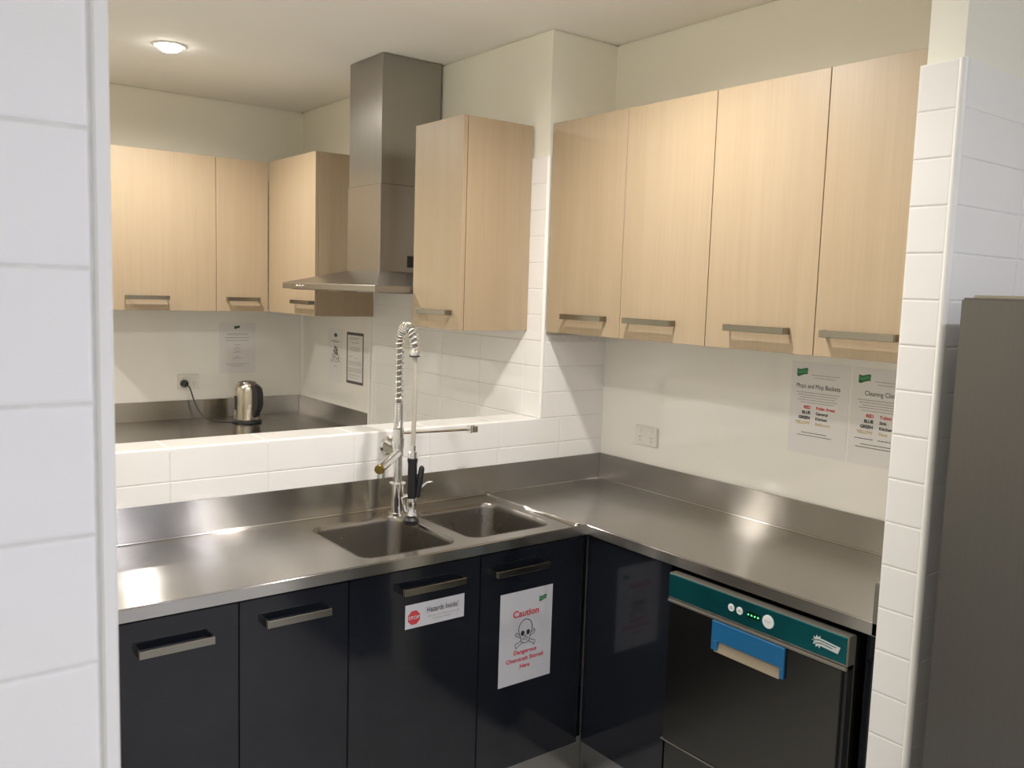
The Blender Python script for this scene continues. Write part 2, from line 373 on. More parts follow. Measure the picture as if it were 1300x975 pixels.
# raised bead that closes the wet side of the deck
b = bmesh.new()
P = [(-0.578, -0.514), (-0.566, -0.522), (-0.556, -0.514), (-0.5545, -0.012), (-0.572, -0.012)]
vs0 = [b.verts.new((x, y, BZ - 0.004)) for x, y in P]; vs1 = [b.verts.new((x * 0.6 + 0.4 * -0.5655, y * 0.985 - 0.004, BZ + 0.004)) for x, y in P]
for k in range(5): b.faces.new((vs0[k], vs0[(k + 1) % 5], vs1[(k + 1) % 5], vs1[k]))
b.faces.new(vs1); edge_smooth(build('deck_bead', b, STEELY, bench, bev=0.001, seg=2), 60)
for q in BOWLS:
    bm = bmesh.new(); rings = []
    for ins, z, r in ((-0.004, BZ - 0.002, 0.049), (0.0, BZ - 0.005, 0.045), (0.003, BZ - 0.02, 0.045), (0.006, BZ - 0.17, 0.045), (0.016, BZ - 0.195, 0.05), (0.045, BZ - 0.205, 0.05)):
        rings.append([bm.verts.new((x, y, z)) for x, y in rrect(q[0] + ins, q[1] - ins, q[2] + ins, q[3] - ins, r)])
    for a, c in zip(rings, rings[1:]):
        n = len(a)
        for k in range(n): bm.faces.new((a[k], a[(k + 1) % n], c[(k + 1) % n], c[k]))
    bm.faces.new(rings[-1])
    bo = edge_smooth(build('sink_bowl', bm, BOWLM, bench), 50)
    cx, cy = (q[0] + q[1]) / 2, (q[2] + q[3]) / 2
    bm = bmesh.new(); lathe(bm, (cx, cy, BZ - 0.2045), [(0.043, 0), (0.043, 0.002), (0.032, 0.003), (0.028, -0.001)]); build('drain', bm, CHROME, bo)

fb = thing('stainless_bench', 'stainless steel bench beyond the pass-through with the kettle on it', 'bench', (-1.5, 1.95, BZ - 0.033))
bm = bmesh.new(); bm.faces.new(loop(bm, [(-2.9, 1.600), (-0.89, 1.600), (-0.89, 1.392), (-0.32, 1.392), (-0.32, 2.248), (-2.9, 2.248)], BZ)[0]); build('deck', bm, STEELX, fb)
box('front_edge', STEELX, fb, -2.9, -0.89, 1.592, 1.601, BZ - 0.033, BZ + 0.0015, bev=0.003, seg=2)
box('front_edge', STEELY, fb, -0.898, -0.889, 1.384, 1.60, BZ - 0.033, BZ + 0.0015, bev=0.003, seg=2)
box('back_upstand', STEELX, fb, -2.9, -0.326, 2.242, 2.248, BZ, BZ + 0.104, bev=0.0015)
box('back_upstand', STEELY, fb, -0.326, -0.318, 1.392, 2.248, BZ, BZ + 0.104, bev=0.0015)
box('side_edge', STEELX, fb, -0.898, -0.318, 1.386, 1.394, BZ - 0.033, BZ + 0.0015, bev=0.002)

# ------------------------------------------------------------------ handles and cabinets
def handle(parent, axis, a0, a1, face, z0, mat_=NICKEL, h=0.0195, off=0.033, t=0.007):
    """strip pull: axis 'x' (faces -y) or 'y' (faces -x); face: door plane"""
    bm = bmesh.new(); a0, a1 = min(a0, a1), max(a0, a1)
    segs = [(a0, a1, face - off, face - off + t), (a0, a0 + t * 0.7, face - off + t, face), (a1 - t * 0.7, a1, face - off + t, face)]
    for s0, s1, d0, d1 in segs:
        if axis == 'x': bx(bm, s0, s1, d0, d1, z0, z0 + h)
        else: bx(bm, d0, d1, s0, s1, z0, z0 + h)
    return build('handle', bm, mat_, parent, bev=0.0008)
def upper_y(label, y0, y1, xf, xb, h0, h1, group, hz=1.557):
    """wall cabinet whose door faces -X"""
    t = thing('wall_cabinet', label, 'cabinet', ((xf + xb) / 2, (y0 + y1) / 2, 1.50), group)
    box('carcass', WOOD, t, xf + 0.020, xb, y0 + 0.0004, y1 - 0.0004, 1.5025, 2.286, bev=0.0005)
    d = box('door', WOOD, t, xf, xf + 0.018, y0 + 0.0013, y1 - 0.0013, 1.5025, 2.286, bev=0.0008)
    handle(d, 'y', h0, h1, xf, hz); return t
def upper_x(label, x0, x1, yf, yb, h0, h1, group, hz=1.557):
    t = thing('wall_cabinet', label, 'cabinet', ((x0 + x1) / 2, (yf + yb) / 2, 1.50), group)
    box('carcass', WOOD, t, x0 + 0.0004, x1 - 0.0004, yf + 0.020, yb, 1.5025, 2.283, bev=0.0005)
    d = box('door', WOOD, t, x0 + 0.0013, x1 - 0.0013, yf, yf + 0.018, 1.5025, 2.283, bev=0.0008)
    handle(d, 'x', h0, h1, yf, hz); return t
UG = 'pale oak wall cabinets'
upper_y('pale oak wall cabinet in the corner, touching the tiled stub wall beside the pass-through', -0.401, -0.002, -0.304, 0.02, -0.115, -0.335, UG)
upper_y('pale oak wall cabinet second from the corner, above the double power outlet', -0.786, -0.401, -0.304, 0.02, -0.445, -0.660, UG)
upper_y('pale oak wall cabinet third from the corner, above the mop bucket notice', -1.176, -0.786, -0.304, 0.02, -0.880, -1.096, UG)
upper_y('pale oak wall cabinet touching the right tiled wall end, above the cleaning cloth notice', -1.592, -1.176, -0.304, 0.02, -1.212, -1.428, UG)
upper_y('pale oak wall cabinet with visible side panel beyond the pass-through, nearer than the range hood', 0.097, 0.437, -0.64, -0.321, 0.150, 0.355, UG)
upper_y('pale oak wall cabinet beyond the range hood, side on to the sink', 1.352, 1.928, -0.64, -0.320, 1.350 + 0.005, 1.576, UG)
upper_x('narrow pale oak wall cabinet in the far corner above the kettle', -0.919, -0.642, 1.930, 2.256, -0.868, -0.696, UG)
upper_x('wide pale oak wall cabinet on the far wall above the wall socket', -1.58, -0.919, 1.930, 2.256, -1.364, -1.160, UG)

def base_cab(label, x0, x1, doors, fillers=()):
    t = thing('base_cabinet', label, 'cabinet', ((x0 + x1) / 2, -0.28, 0.0), 'gloss charcoal base cabinets')
    box('carcass', DARKIN, t, x0 + 0.001, x1 - 0.001, -0.500, -0.02, 0.14, 0.686)
    box('kickboard', KICKM, t, x0, x1 if x1 < -0.6 else -0.486, -0.486, -0.474, 0.0, 0.138)
    for d0, d1, h0, h1, hz in doors:
        d = box('door', DARK, t, d0 + 0.0015, d1 - 0.0015, -0.520, -0.502, 0.142, 0.858, bev=0.0012, seg=2)
        handle(d, 'x', h0, h1, -0.520, hz)
    for f0, f1 in fillers: box('filler_panel', DARK, t, f0, f1 - 0.0015, -0.520, -0.502, 0.142, 0.858, bev=0.001)
    return t
base_cab('gloss charcoal base cabinet beside the near tiled wall end, leftmost handle', -2.318, -1.698, [(-2.01, -1.698, -1.945, -1.768, 0.777)], [(-2.318, -2.01)])
base_cab('narrow gloss charcoal base cabinet second from the left, without a sign', -1.698, -1.393, [(-1.698, -1.393, -1.636, -1.458, 0.786)])
base_cab('double-door gloss charcoal sink cabinet carrying the hazard and caution signs', -1.393, -0.521, [(-1.393, -0.954, -1.237, -1.027, 0.793), (-0.954, -0.534, -0.912, -0.705, 0.788)])
t = thing('base_cabinet', 'plain gloss charcoal corner panel between the sink cabinet and the dishwasher', 'cabinet', (-0.27, -0.70, 0), 'gloss charcoal base cabinets')
box('carcass', DARKIN, t, -0.500, 0.0, -0.884, -0.505, 0.14, 0.850)
box('kickboard', KICKM, t, -0.486, -0.474, -0.900, -0.487, 0.0, 0.138)
box('door', DARK, t, -0.520, -0.502, -0.893, -0.523, 0.142, 0.858, bev=0.0012, seg=2)
box('corner_strip', mat('corner_sealant', (0.12, 0.12, 0.12), 0.5), t, -0.5220, -0.5200, -0.522, -0.5205, 0.142, 0.858)
t = thing('filler_panel', 'dark filler panel between the dishwasher and the right tiled wall end', 'panel', (-0.3, -1.54, 0))
box('panel', DARK, t, -0.500, -0.482, -1.584, -1.512, 0.0, 0.862, bev=0.001)
box('side_panel', DARK, t, -0.482, 0.0, -1.530, -1.514, 0.0, 0.862)
# far base cabinets carry the far bench
t = thing('base_cabinet', 'gloss charcoal base cabinet under the bench beyond the pass-through', 'cabinet', (-1.6, 1.92, 0), 'gloss charcoal base cabinets')
box('carcass', DARKIN, t, -2.9, -0.33, 1.63, 2.24, 0.0, 0.866); box('carcass', DARKIN, t, -0.87, -0.33, 1.41, 1.63, 0.0, 0.866)
for k in range(4):
    x = -2.9 + 0.5 * k
    box('door', DARK, t, x + 0.0015, x + 0.4985, 1.612, 1.629, 0.142, 0.858, bev=0.001)

# ------------------------------------------------------------------ range hood
hood = thing('range_hood', 'stainless range hood with tall square flue beyond the pass-through', 'range hood', (-0.56, 0.91, 1.633))
bm = bmesh.new()
lo = [(-0.806, 0.448), (-0.806, 1.348), (-0.322, 1.348), (-0.322, 0.448)]; hi = [(-0.620, 0.752), (-0.620, 1.062), (-0.322, 1.062), (-0.322, 0.752)]
r0 = [bm.verts.new((x, y, 1.634)) for x, y in lo]; r1 = [bm.verts.new((x, y, 1.660)) for x, y in lo]; r2 = [bm.verts.new((x, y, 1.722)) for x, y in hi]
for a, c in ((r0, r1), (r1, r2)):
    for k in range(4): bm.faces.new((a[k], a[(k + 1) % 4], c[(k + 1) % 4], c[k]))
bm.faces.new(r0[::-1]); bm.faces.new(r2); build('canopy', bm, HOODM, hood, bev=0.0015)
lf = box('flue', HOODM, hood, -0.6165, -0.322, 0.757, 1.060, 1.718, 2.093, bev=0.0015)
box('vent', PLAST, lf, -0.480, -0.445, 0.7555, 0.758, 1.742, 1.792)
box('flue_extension', HOODM, hood, -0.6135, -0.322, 0.760, 1.057, 2.093, 2.632, bev=0.0015)
for k in range(3): box('filter', BOWLM, hood, -0.77, -0.36, 0.48 + 0.29 * k, 0.75 + 0.29 * k, 1.630, 1.6345)
for k in range(3):
    b = bmesh.new(); lathe(b, (-0.806, 1.18 - 0.03 * k, 1.647), [(0.006, 0), (0.006, 0.004)], axis=(-1, 0, 0), n=12); build('button', b, CHROME, hood)

# ------------------------------------------------------------------ pre-rinse tap
TX, TY = -0.998, -0.088
tap = thing('pre_rinse_tap', 'chrome pre-rinse tap with coiled spring hose standing behind the sink bowls', 'tap', (TX, TY, BZ))
b = bmesh.new(); lathe(b, (TX, TY, BZ - 0.003), [(0.031, 0), (0.031, 0.006), (0.0215, 0.008), (0.0215, 0.100), (0.028, 0.102), (0.028, 0.107), (0.014, 0.109)]); bo = edge_smooth(build('base_body', b, CHROME, tap))
b = bmesh.new(); lathe(b, (TX, TY, 1.004), [(0.0150, 0), (0.0150, 0.090), (0.0185, 0.092), (0.0185, 0.182), (0.0150, 0.184)]); edge_smooth(build('riser', b, CHROME, tap))
b = bmesh.new(); tube(b, [(TX + 0.018, TY - 0.004, 0.955), (TX + 0.06, TY - 0.012, 0.962), (TX + 0.105, TY - 0.02, 0.998), (TX + 0.122, TY - 0.022, 0.998)], [0.007, 0.005, 0.004, 0.004], 10); edge_smooth(build('lever', b, CHROME, bo))
# valve barrel with brass end, reaching out over the left bowl
v0, v1 = Vector((TX, TY, 1.106)), Vector((-1.165, -0.265, 1.098))
b = bmesh.new(); tube(b, [v0, v1], 0.0145, 18); vb = edge_smooth(build('spout', b, CHROME, tap))
dv = (v1 - v0).normalized()
b = bmesh.new(); lathe(b, v1, [(0.0152, -0.004), (0.0152, 0.003), (0.013, 0.005)], axis=dv, n=20); edge_smooth(build('end_cap', b, BRASS, vb))
b = bmesh.new(); lathe(b, v1 - dv * 0.018, [(0.0125, 0), (0.0125, -0.030), (0.0105, -0.032)], n=16); edge_smooth(build('nozzle', b, CHROME, vb))
# wall bracket
b = bmesh.new(); lathe(b, (TX + 0.010, 0.0005, 1.116), [(0.034, 0), (0.033, 0.007), (0.026, 0.012)], axis=(0, -1, 0), n=28); wb = edge_smooth(build('wall_flange', b, CHROME, tap))
b = bmesh.new(); tube(b, [(TX + 0.022, -0.008, 1.116), (TX, TY, 1.14)], 0.0085, 14); edge_smooth(build('wall_arm', b, CHROME, wb))
b = bmesh.new(); lathe(b, (TX, TY, 1.126), [(0.0205, 0), (0.0205, 0.03)]); edge_smooth(build('collar', b, CHROME, tap))
# spring: close-wound, then open, arching forward
top = 1.468; hx, hy = -1.030, -0.236
A0 = Vector((TX, TY, 0)); A1 = Vector((hx, hy, 0)); rad = (A1 - A0).length / 2; mid = (A0 + A1) / 2; dr = (A1 - A0).normalized()
path = [Vector((TX, TY, 1.188)) + Vector((0, 0, 1)) * k * 0.002 for k in range(int((top - 1.188) / 0.002))]
for k in range(0, 61):
    a = math.pi - math.pi * k / 60
    path.append(Vector((mid.x, mid.y, top)) + dr * (math.cos(a) * rad) + Vector((0, 0, 1)) * math.sin(a) * rad * 0.85)
path += [Vector((hx, hy, top - 0.004 * k)) for k in range(1, 4)]
L = [0]
for p, q in zip(path, path[1:]): L.append(L[-1] + (q - p).length)
def at(s):
    import bisect
    i = min(max(bisect.bisect_left(L, s), 1), len(L) - 1); f = (s - L[i - 1]) / max(L[i] - L[i - 1], 1e-9)
    p = path[i - 1].lerp(path[i], f); d = (path[i] - path[i - 1]).normalized(); return p, d
side = Vector((0, 0, 1)).cross(dr).normalized()
pts = []; s = 0.0; ph = 0.0
while s < L[-1]:
    p, d = at(s); n2 = d.cross(side).normalized()
    pts.append(p + (side * math.cos(ph) + n2 * math.sin(ph)) * 0.0135)
    pitch = 0.0054 if s < 0.085 else (0.0185 if s < 0.30 else 0.0145)
    ph += 2 * math.pi / 14; s += pitch / 14
b = bmesh.new(); tube(b, pts, 0.0027, 6); sp = edge_smooth(build('spring', b, CHROME, tap), 60)
b = bmesh.new(); tube(b, [path[i] for i in range(0, len(path), 4)], 0.0078, 10); edge_smooth(build('inner_hose', b, mat('dark_hose', (0.22, 0.21, 0.19), 0.4), tap), 60)
zf = path[-1].z
b = bmesh.new(); lathe(b, (hx, hy, zf - 0.012), [(0.017, 0), (0.018, 0.004), (0.018, 0.014), (0.0145, 0.022)]); edge_smooth(build('ferrule', b, CHROME, tap))
b = bmesh.new(); lathe(b, (hx, hy, zf - 0.016), [(0.0165, 0), (0.0165, 0.005)]); edge_smooth(build('ferrule_ring', b, RUBBER, tap))
b = bmesh.new(); tube(b, [(hx, hy, zf - 0.012), (hx + 0.004, hy - 0.002, 1.35), (hx + 0.003, hy, 1.25), (hx, hy, 1.155)], 0.0075, 12); edge_smooth(build('hose', b, HOSE, tap))
b = bmesh.new(); lathe(b, (hx, hy, 1.112), [(0.010, 0), (0.0135, 0.004), (0.0135, 0.024), (0.0095, 0.027), (0.0095, 0.045)]); edge_smooth(build('swivel_nut', b, CHROME, tap))
b = bmesh.new(); lathe(b, (hx, hy, 0.985), [(0.014, 0), (0.0155, 0.02), (0.0145, 0.11), (0.0165, 0.124), (0.0165, 0.129)]); gr = edge_smooth(build('spray_grip', b, RUBBER, tap))
rc = Vector((0.72, -0.60, 0)).normalized()
b = bmesh.new(); tube(b, [Vector((hx, hy, 0.99)) + rc * 0.018, Vector((hx, hy, 1.04)) + rc * 0.024, Vector((hx, hy, 1.085)) + rc * 0.030, Vector((hx, hy, 1.092)) + rc * 0.030], [0.008, 0.010, 0.009, 0.004], 12); edge_smooth(build('trigger', b, RUBBER, gr))
b = bmesh.new(); lathe(b, (hx, hy, 0.922), [(0.014, 0), (0.019, 0.010), (0.014, 0.028), (0.016, 0.045), (0.0155, 0.064)]); hd = edge_smooth(build('spray_head', b, CHROME, tap))
b = bmesh.new(); tube(b, [Vector((hx, hy, 0.993)) - rc * 0.012, Vector((hx, hy, 0.985)) - rc * 0.030, Vector((hx, hy, 0.945)) - rc * 0.022, Vector((hx, hy, 0.935)) - rc * 0.010], 0.006, 10); edge_smooth(build('guard', b, CHROME, hd))
b = bmesh.new(); lathe(b, (hx, hy, 0.900), [(0.021, 0), (0.024, 0.004), (0.024, 0.015), (0.015, 0.024)]); edge_smooth(build('spray_bumper', b, RUBBER, hd))
# swing hook
b = bmesh.new(); tube(b, [(TX, TY, 1.172), (-0.720, -0.098, 1.166)], 0.0042, 10); ha = edge_smooth(build('hook_arm', b, CHROME, tap))
bm = bmesh.new(); bx(bm, -0.722, -0.716, -0.112, -0.086, 1.154, 1.180); bx(bm, -0.716, -0.690, -0.112, -0.106, 1.156, 1.178); bx(bm, -0.716, -0.690, -0.092, -0.086, 1.156, 1.178)
build('clip', bm, CHROME, ha, bev=0.001)

# ------------------------------------------------------------------ flat print on signs
class Sheet:
    """a sheet on a wall: o = top-left corner, r = reading direction, n = outward normal; coordinates in mm"""
    def __init__(s, root, o, r, n, w, h): s.root, s.o, s.r, s.n, s.w, s.h = root, Vector(o), Vector(r), Vector(n), w, h; s.lvl = 0
    def p(s, x, y, lift): return s.o + s.r * (x / 1000.0) - Vector((0, 0, 1)) * (y / 1000.0) + s.n * lift
    def polys(s, name, polys, m, lift=0.0004, label=None):
        bm = bmesh.new()
        for pl in polys: bm.faces.new([bm.verts.new(s.p(x, y, lift)) for x, y in pl])
        me = bpy.data.meshes.new(name); org = wloc(s.root); bmesh.ops.translate(bm, vec=-org, verts=bm.verts)
        bmesh.ops.triangulate(bm, faces=bm.faces); bm.to_mesh(me); bm.free()
        return link(name, me, m, s.root, org)
    def text(s, body, x, y, size, m, align='CENTER', width=None, lift=0.0006, bold=0.0, name='lettering'):
        c = bpy.data.curves.new('txt', 'FONT'); c.body = body; c.align_x = align; c.size = size / 1000.0; c.offset = bold
        c.resolution_u = 3
        o = bpy.data.objects.new('txt', c); COL.objects.link(o)
        bpy.context.view_layer.update()
        me = bpy.data.meshes.new_from_object(o.evaluated_get(bpy.context.evaluated_depsgraph_get()))
        bpy.data.objects.remove(o); bpy.data.curves.remove(c)
        me.materials.clear()
        xs = [v.co.x for v in me.vertices]; k = 1.0
        if width: k = (width / 1000.0) / max(max(xs) - min(xs), 1e-6)
        org = wloc(s.root); base = s.p(x, y, lift)
        for v in me.vertices: v.co = base + s.r * (v.co.x * k) + Vector((0, 0, 1)) * v.co.y - org
        me.name = name
        return link(name, me, m, s.root, org)
    def lines(s, rows, m, name='fine_print', hgt=1.6):
        """too small to read: word-long dashes, rows = (x0, x1, y)"""
        polys = []
        for x0, x1, y in rows:
            x = x0
            while x < x1 - 1:
                wl = min(random.uniform(4, 13), x1 - x); polys.append([(x, y - hgt / 2), (x + wl, y - hgt / 2), (x + wl, y + hgt / 2), (x, y + hgt / 2)]); x += wl + 1.6
        o = s.polys(name, polys, m); o['kind'] = 'stuff'; return o
def sheet(name, label, cat, o, r, n, w, h, m, group=None):
    o, r, n = Vector(o), Vector(r), Vector(n); t = 0.0008
    a = o; bpt = o + r * (w / 1000.0) - Vector((0, 0, h / 1000.0)) + n * t
    lo_ = [min(a[i], bpt[i]) for i in range(3)]; hi_ = [max(a[i], bpt[i]) for i in range(3)]
    ob = box(name, m, None, lo_[0], hi_[0], lo_[1], hi_[1], lo_[2], hi_[2])
    tag(ob, label, cat, group)
    return Sheet(ob, o + n * t, r, n, w, h)
def stroke(pts, wd, closed=False):
    out = []; n = len(pts); rng = range(n if closed else n - 1)
    for i in rng:
        (x0, y0), (x1, y1) = pts[i], pts[(i + 1) % n]; dx, dy = x1 - x0, y1 - y0; l = math.hypot(dx, dy) or 1
        nx, ny = -dy / l * wd / 2, dx / l * wd / 2; ex, ey = dx / l * wd / 3, dy / l * wd / 3
        out.append([(x0 + nx - ex, y0 + ny - ey), (x1 + nx + ex, y1 + ny + ey), (x1 - nx + ex, y1 - ny + ey), (x0 - nx - ex, y0 - ny - ey)])
    return out
def ell(cx, cy, rx, ry, a0=0, a1=360, n=20): return [(cx + rx * math.cos(math.radians(a0 + (a1 - a0) * k / n)), cy + ry * math.sin(math.radians(a0 + (a1 - a0) * k / n))) for k in range(n + (0 if a1 - a0 == 360 else 1))]
def flag(s, x, y, w, h, light=INKGN, dark=INKDG):
    up = lambda u: 0.10 * h * math.sin(u * 5.5) ; n = 8
    s.polys('emblem', [[(x + w * k / n, y + up(k / n)) for k in range(n + 1)] + [(x + w * k / n * 0.97, y + h * (0.92 + 0.1 * (k < 3)) + up(k / n) - h * 0.12 * k / n) for k in range(n, -1, -1)]], dark)
    s.polys('emblem', [[(x + w * (0.05 + 0.88 * k / n), y + h * 0.2 + up(k / n)) for k in range(n + 1)] + [(x + w * (0.05 + 0.88 * k / n), y + h * 0.62 + up(k / n)) for k in range(n, -1, -1)]], light, lift=0.0006)
NY = (0, -1, 0); NX = (-1, 0, 0); RX = (1, 0, 0); RY = (0, -1, 0)
# hazards strip
s = sheet('sign', 'small white strip sign with red stop octagon on the left sink door', 'sign', (-1.2155, -0.520, 0.7535), RX, NY, 203, 71, PAPER)
s.polys('stop_octagon', [[(29 + 21.5 * math.cos(math.radians(22.5 + 45 * k)), 40 + 22 * math.sin(math.radians(22.5 + 45 * k))) for k in range(8)]], INKR)
s.text('STOP', 29, 44.5, 14, PAPER, width=36, bold=0.0003, lift=0.0009)
s.text('Hazards Inside!', 127, 33, 23, INK, width=108, bold=0.0002)
s.lines([(76, 186, 46), (92, 160, 55)], INKG, hgt=1.5)
# caution A4
s = sheet('sign', 'white caution sign with skull and crossbones on the right sink door', 'sign', (-0.8760, -0.520, 0.7195), RX, NY, 210, 302, PAPER)
flag(s, 155, 30, 30, 17)
s.text('Caution', 103, 84, 31, INKR, width=104, bold=0.0008)
cx, cy = 102, 148
bc = cy + 11
s.polys('crossbones', [q for a in (1, -1) for q in stroke([(cx - 34, bc + a * 17 - 7), (cx - 41, bc + a * 17 - 2), (cx - 38, bc + a * 20 + 2), (cx - 36, bc + a * 20 + 8), (cx - 29, bc + a * 16 + 6), (cx + 30, bc - a * 15 + 5), (cx + 36, bc - a * 20 + 8), (cx + 38, bc - a * 20 + 2), (cx + 41, bc - a * 17 - 2), (cx + 34, bc - a * 17 - 7), (cx + 29, bc - a * 14 - 4), (cx - 29, bc + a * 14 - 4)], 1.9, True)], INK, 0.0004)
skull = ell(cx, cy - 22, 27, 30, 150, 390, 22) + [(cx + 19, cy + 6), (cx + 15, cy + 20), (cx, cy + 26), (cx - 15, cy + 20), (cx - 19, cy + 6)]
s.polys('skull', [skull], PAPER, 0.0006)
s.polys('skull_outline', stroke(skull, 2.4, True) + stroke([(cx - 12, cy + 12), (cx - 4, cy + 15), (cx + 4, cy + 15), (cx + 12, cy + 12)], 1.4) + stroke([(cx - 12, cy + 7), (cx + 12, cy + 7)], 1.2) + [q for k in range(-2, 3) for q in stroke([(cx + 5 * k, cy + 7), (cx + 5 * k, cy + 14)], 1.1)], INK, 0.0008)
s.polys('skull_eyes', [ell(cx - 11, cy - 8, 7.5, 9, n=14), ell(cx + 11, cy - 8, 7.5, 9, n=14), [(cx, cy - 3), (cx + 4.5, cy + 4), (cx - 4.5, cy + 4)]], INK, 0.0009)
s.text('Dangerous', 103, 206, 19, INKR, width=92, bold=0.0005)
s.text('Chemicals Stored', 103, 230, 19, INKR, width=150, bold=0.0005)
s.text('Here', 103, 254, 19, INKR, width=40, bold=0.0005)
# two notices on the right splashback
def cloth(label, y0, title, tw, tx, rows, extra):
    s = sheet('notice', label, 'notice', (0.012, y0, 1.458), RY, NX, 211, 298, PAPERL, 'laminated notices')
    flag(s, 20, 22, 40, 24)
    s.lines([(74, 176, 40), (84, 160, 49)], INKG, hgt=1.8)
    s.text(title, tx, 84, 21, INK, width=tw, bold=0.0)
    s.lines([(22, 178, 98), (28, 172, 106), (36, 166, 114), (28, 172, 122), (38, 160, 130)], INKG, hgt=1.9)
    for k, (a, c, m) in enumerate(rows):
        y = 150 + 17 * k; s.text(a, 78, y, 13.5, m, align='RIGHT', bold=0.0006); s.text(c, 98, y, 13.5, m, align='LEFT', bold=0.0004)
    for x0, x1, y in extra: s.lines([(x0, x1, y)], INK, hgt=2.2)
    return s
cloth('laminated mop bucket notice on the splashback, the one fully in view', -0.893, 'Mops and Mop Buckets', 158, 100,
      [('RED', 'Public Areas', INKR), ('BLUE', 'General', INK), ('GREEN', 'Kitchen', INK), ('YELLOW', 'Bathroom', INKY)], [(50, 142, 228), (34, 160, 237)])
cloth('laminated cleaning cloth notice half hidden by the right tiled wall end', -1.112, 'Cleaning Cloths', 112, 100,
      [('RED', 'Toilets', INKR), ('BLUE', 'Sink', INK), ('GREEN', 'Kitchen', INK), ('YELLOW', 'Floor', INKY)], [(20, 80, 217), (96, 150, 217), (40, 150, 234), (24, 160, 243)])
# notices beyond the pass-through
s = sheet('notice', 'centred text notice on the far wall above the kettle', 'notice', (-0.795, 2.248, 1.428), RX, NY, 205, 285, PAPERL, 'laminated notices')
flag(s, 84, 18, 32, 16, INKDG, INK)
s.lines([(40, 165, 62), (45, 160, 68)], INKG, hgt=2.2); s.lines([(32, 172, 84), (38, 165, 100)], INKG, hgt=3)
s.lines([(85, 118, 124), (90, 110, 138), (82, 122, 146), (92, 110, 158), (78, 126, 166), (92, 110, 192), (72, 128, 200), (34, 170, 232), (60, 142, 244)], INKG, hgt=2.4)
s = sheet('notice', 'pale notice with brown printed picture on the far right splashback', 'notice', (-0.318, 1.868, 1.418), RY, NX, 168, 288, PAPERL, 'laminated notices')
s.polys('emblem', [ell(88, 34, 20, 11, n=12)], INKDG)
s.lines([(34, 140, 66), (50, 124, 72)], INKG, hgt=4)
for k in range(80):
    a = random.uniform(0, 1); yy = 92 + a * 88; hw = 14 + 48 * a; x = 84 + random.uniform(-hw, hw)
    s.polys('print', [[(x, yy), (x + random.uniform(6, 13), yy + 1), (x + random.uniform(5, 12), yy + random.uniform(5, 9)), (x - 1, yy + 6)]], random.choice((INKBR, INKG, INKBR)))
s.lines([(66, 108, 204)], INKG, hgt=3)
s = sheet('notice', 'notice with thick dark border on the far right splashback by the cooker bay', 'notice', (-0.318, 1.646, 1.410), RY, NX, 190, 272, PAPERL, 'laminated notices')
s.polys('border', [[(0, 0), (190, 0), (190, 15), (0, 15)], [(0, 257), (190, 257), (190, 272), (0, 272)], [(0, 15), (11, 15), (11, 257), (0, 257)], [(179, 15), (190, 15), (190, 257), (179, 257)]], mat('dark_grey_ink', (0.11, 0.10, 0.10), 0.6))
s.lines([(30, 160, 28), (30, 120, 36), (52, 140, 54)], INKG, hgt=3)
s.lines([(40, 150, y) for y in (80, 88, 96)] + [(30, 60, 128), (90, 120, 134)] + [(22, 168, y) for y in (154, 162, 170, 190, 198, 206)] + [(30, 150, 226), (30, 130, 240)], INKG, hgt=2.4)

# ------------------------------------------------------------------ power outlets
def outlet(label, ox, oy, oz, n, w_, h_):
    """ox,oy,oz = centre on the wall"""
    t = thing('power_outlet', label, 'outlet', (ox, oy, oz - h_ / 2), 'white wall power outlets')
    def lb(name, m, a0, a1, d0, d1, z0, z1, par=t, bev=0.0):
        if n == '-x': return box(name, m, par, ox - d1, ox - d0, oy + min(-a0, -a1), oy + max(-a0, -a1), oz + z0, oz + z1, bev=bev, seg=2)
        return box(name, m, par, ox + a0, ox + a1, oy - d1, oy - d0, oz + z0, oz + z1, bev=bev, seg=2)
    lb('plate', WHITEP, -w_ / 2, w_ / 2, 0, 0.009, -h_ / 2, h_ / 2, bev=0.002)
    for sx in (-1, 1):
        c = sx * w_ * 0.25
        lb('rocker', WHITEP, c - 0.006, c + 0.006, 0.009, 0.012, 0.014, 0.028, bev=0.001)
        for a, z in ((-0.006, -0.004), (0.006, -0.004), (0.0, -0.018)): lb('pin_slot', SEAL, c + a - 0.0013, c + a + 0.0013, 0.0085, 0.0093, z - 0.004, z + 0.004)
    return t
outlet('white double power outlet on the splashback above the corner of the bench', 0.012, -0.258, 1.111, '-x', 0.118, 0.074)
outlet('white power outlet on the far wall with a black plug in it', -0.968, 2.248, 1.106, '-y', 0.115, 0.080)

# ------------------------------------------------------------------ kettle
KX, KY = -0.735, 1.985
ket = thing('kettle', 'brushed steel electric kettle with black handle on the far bench', 'kettle', (KX, KY, BZ))
b = bmesh.new(); lathe(b, (KX, KY, BZ + 0.0015), [(0.074, 0), (0.077, 0.004), (0.077, 0.014), (0.070, 0.020)], n=32); pb = edge_smooth(build('power_base', b, PLAST, ket))
b = bmesh.new(); lathe(b, (KX, KY, BZ + 0.0215), [(0.068, 0), (0.069, 0.004), (0.0665, 0.150), (0.064, 0.172), (0.057, 0.188), (0.046, 0.197)], n=40)
edge_smooth(build('body', b, brushed('kettle_steel', (0.62, 0.57, 0.49), 0.22, (3, 3, 600), 0.15, 0.0004), ket))
b = bmesh.new(); lathe(b, (KX, KY, BZ + 0.2185), [(0.046, 0), (0.044, 0.004), (0.025, 0.009), (0.010, 0.010)], n=32); ld_ = edge_smooth(build('lid', b, BOWLM, ket))
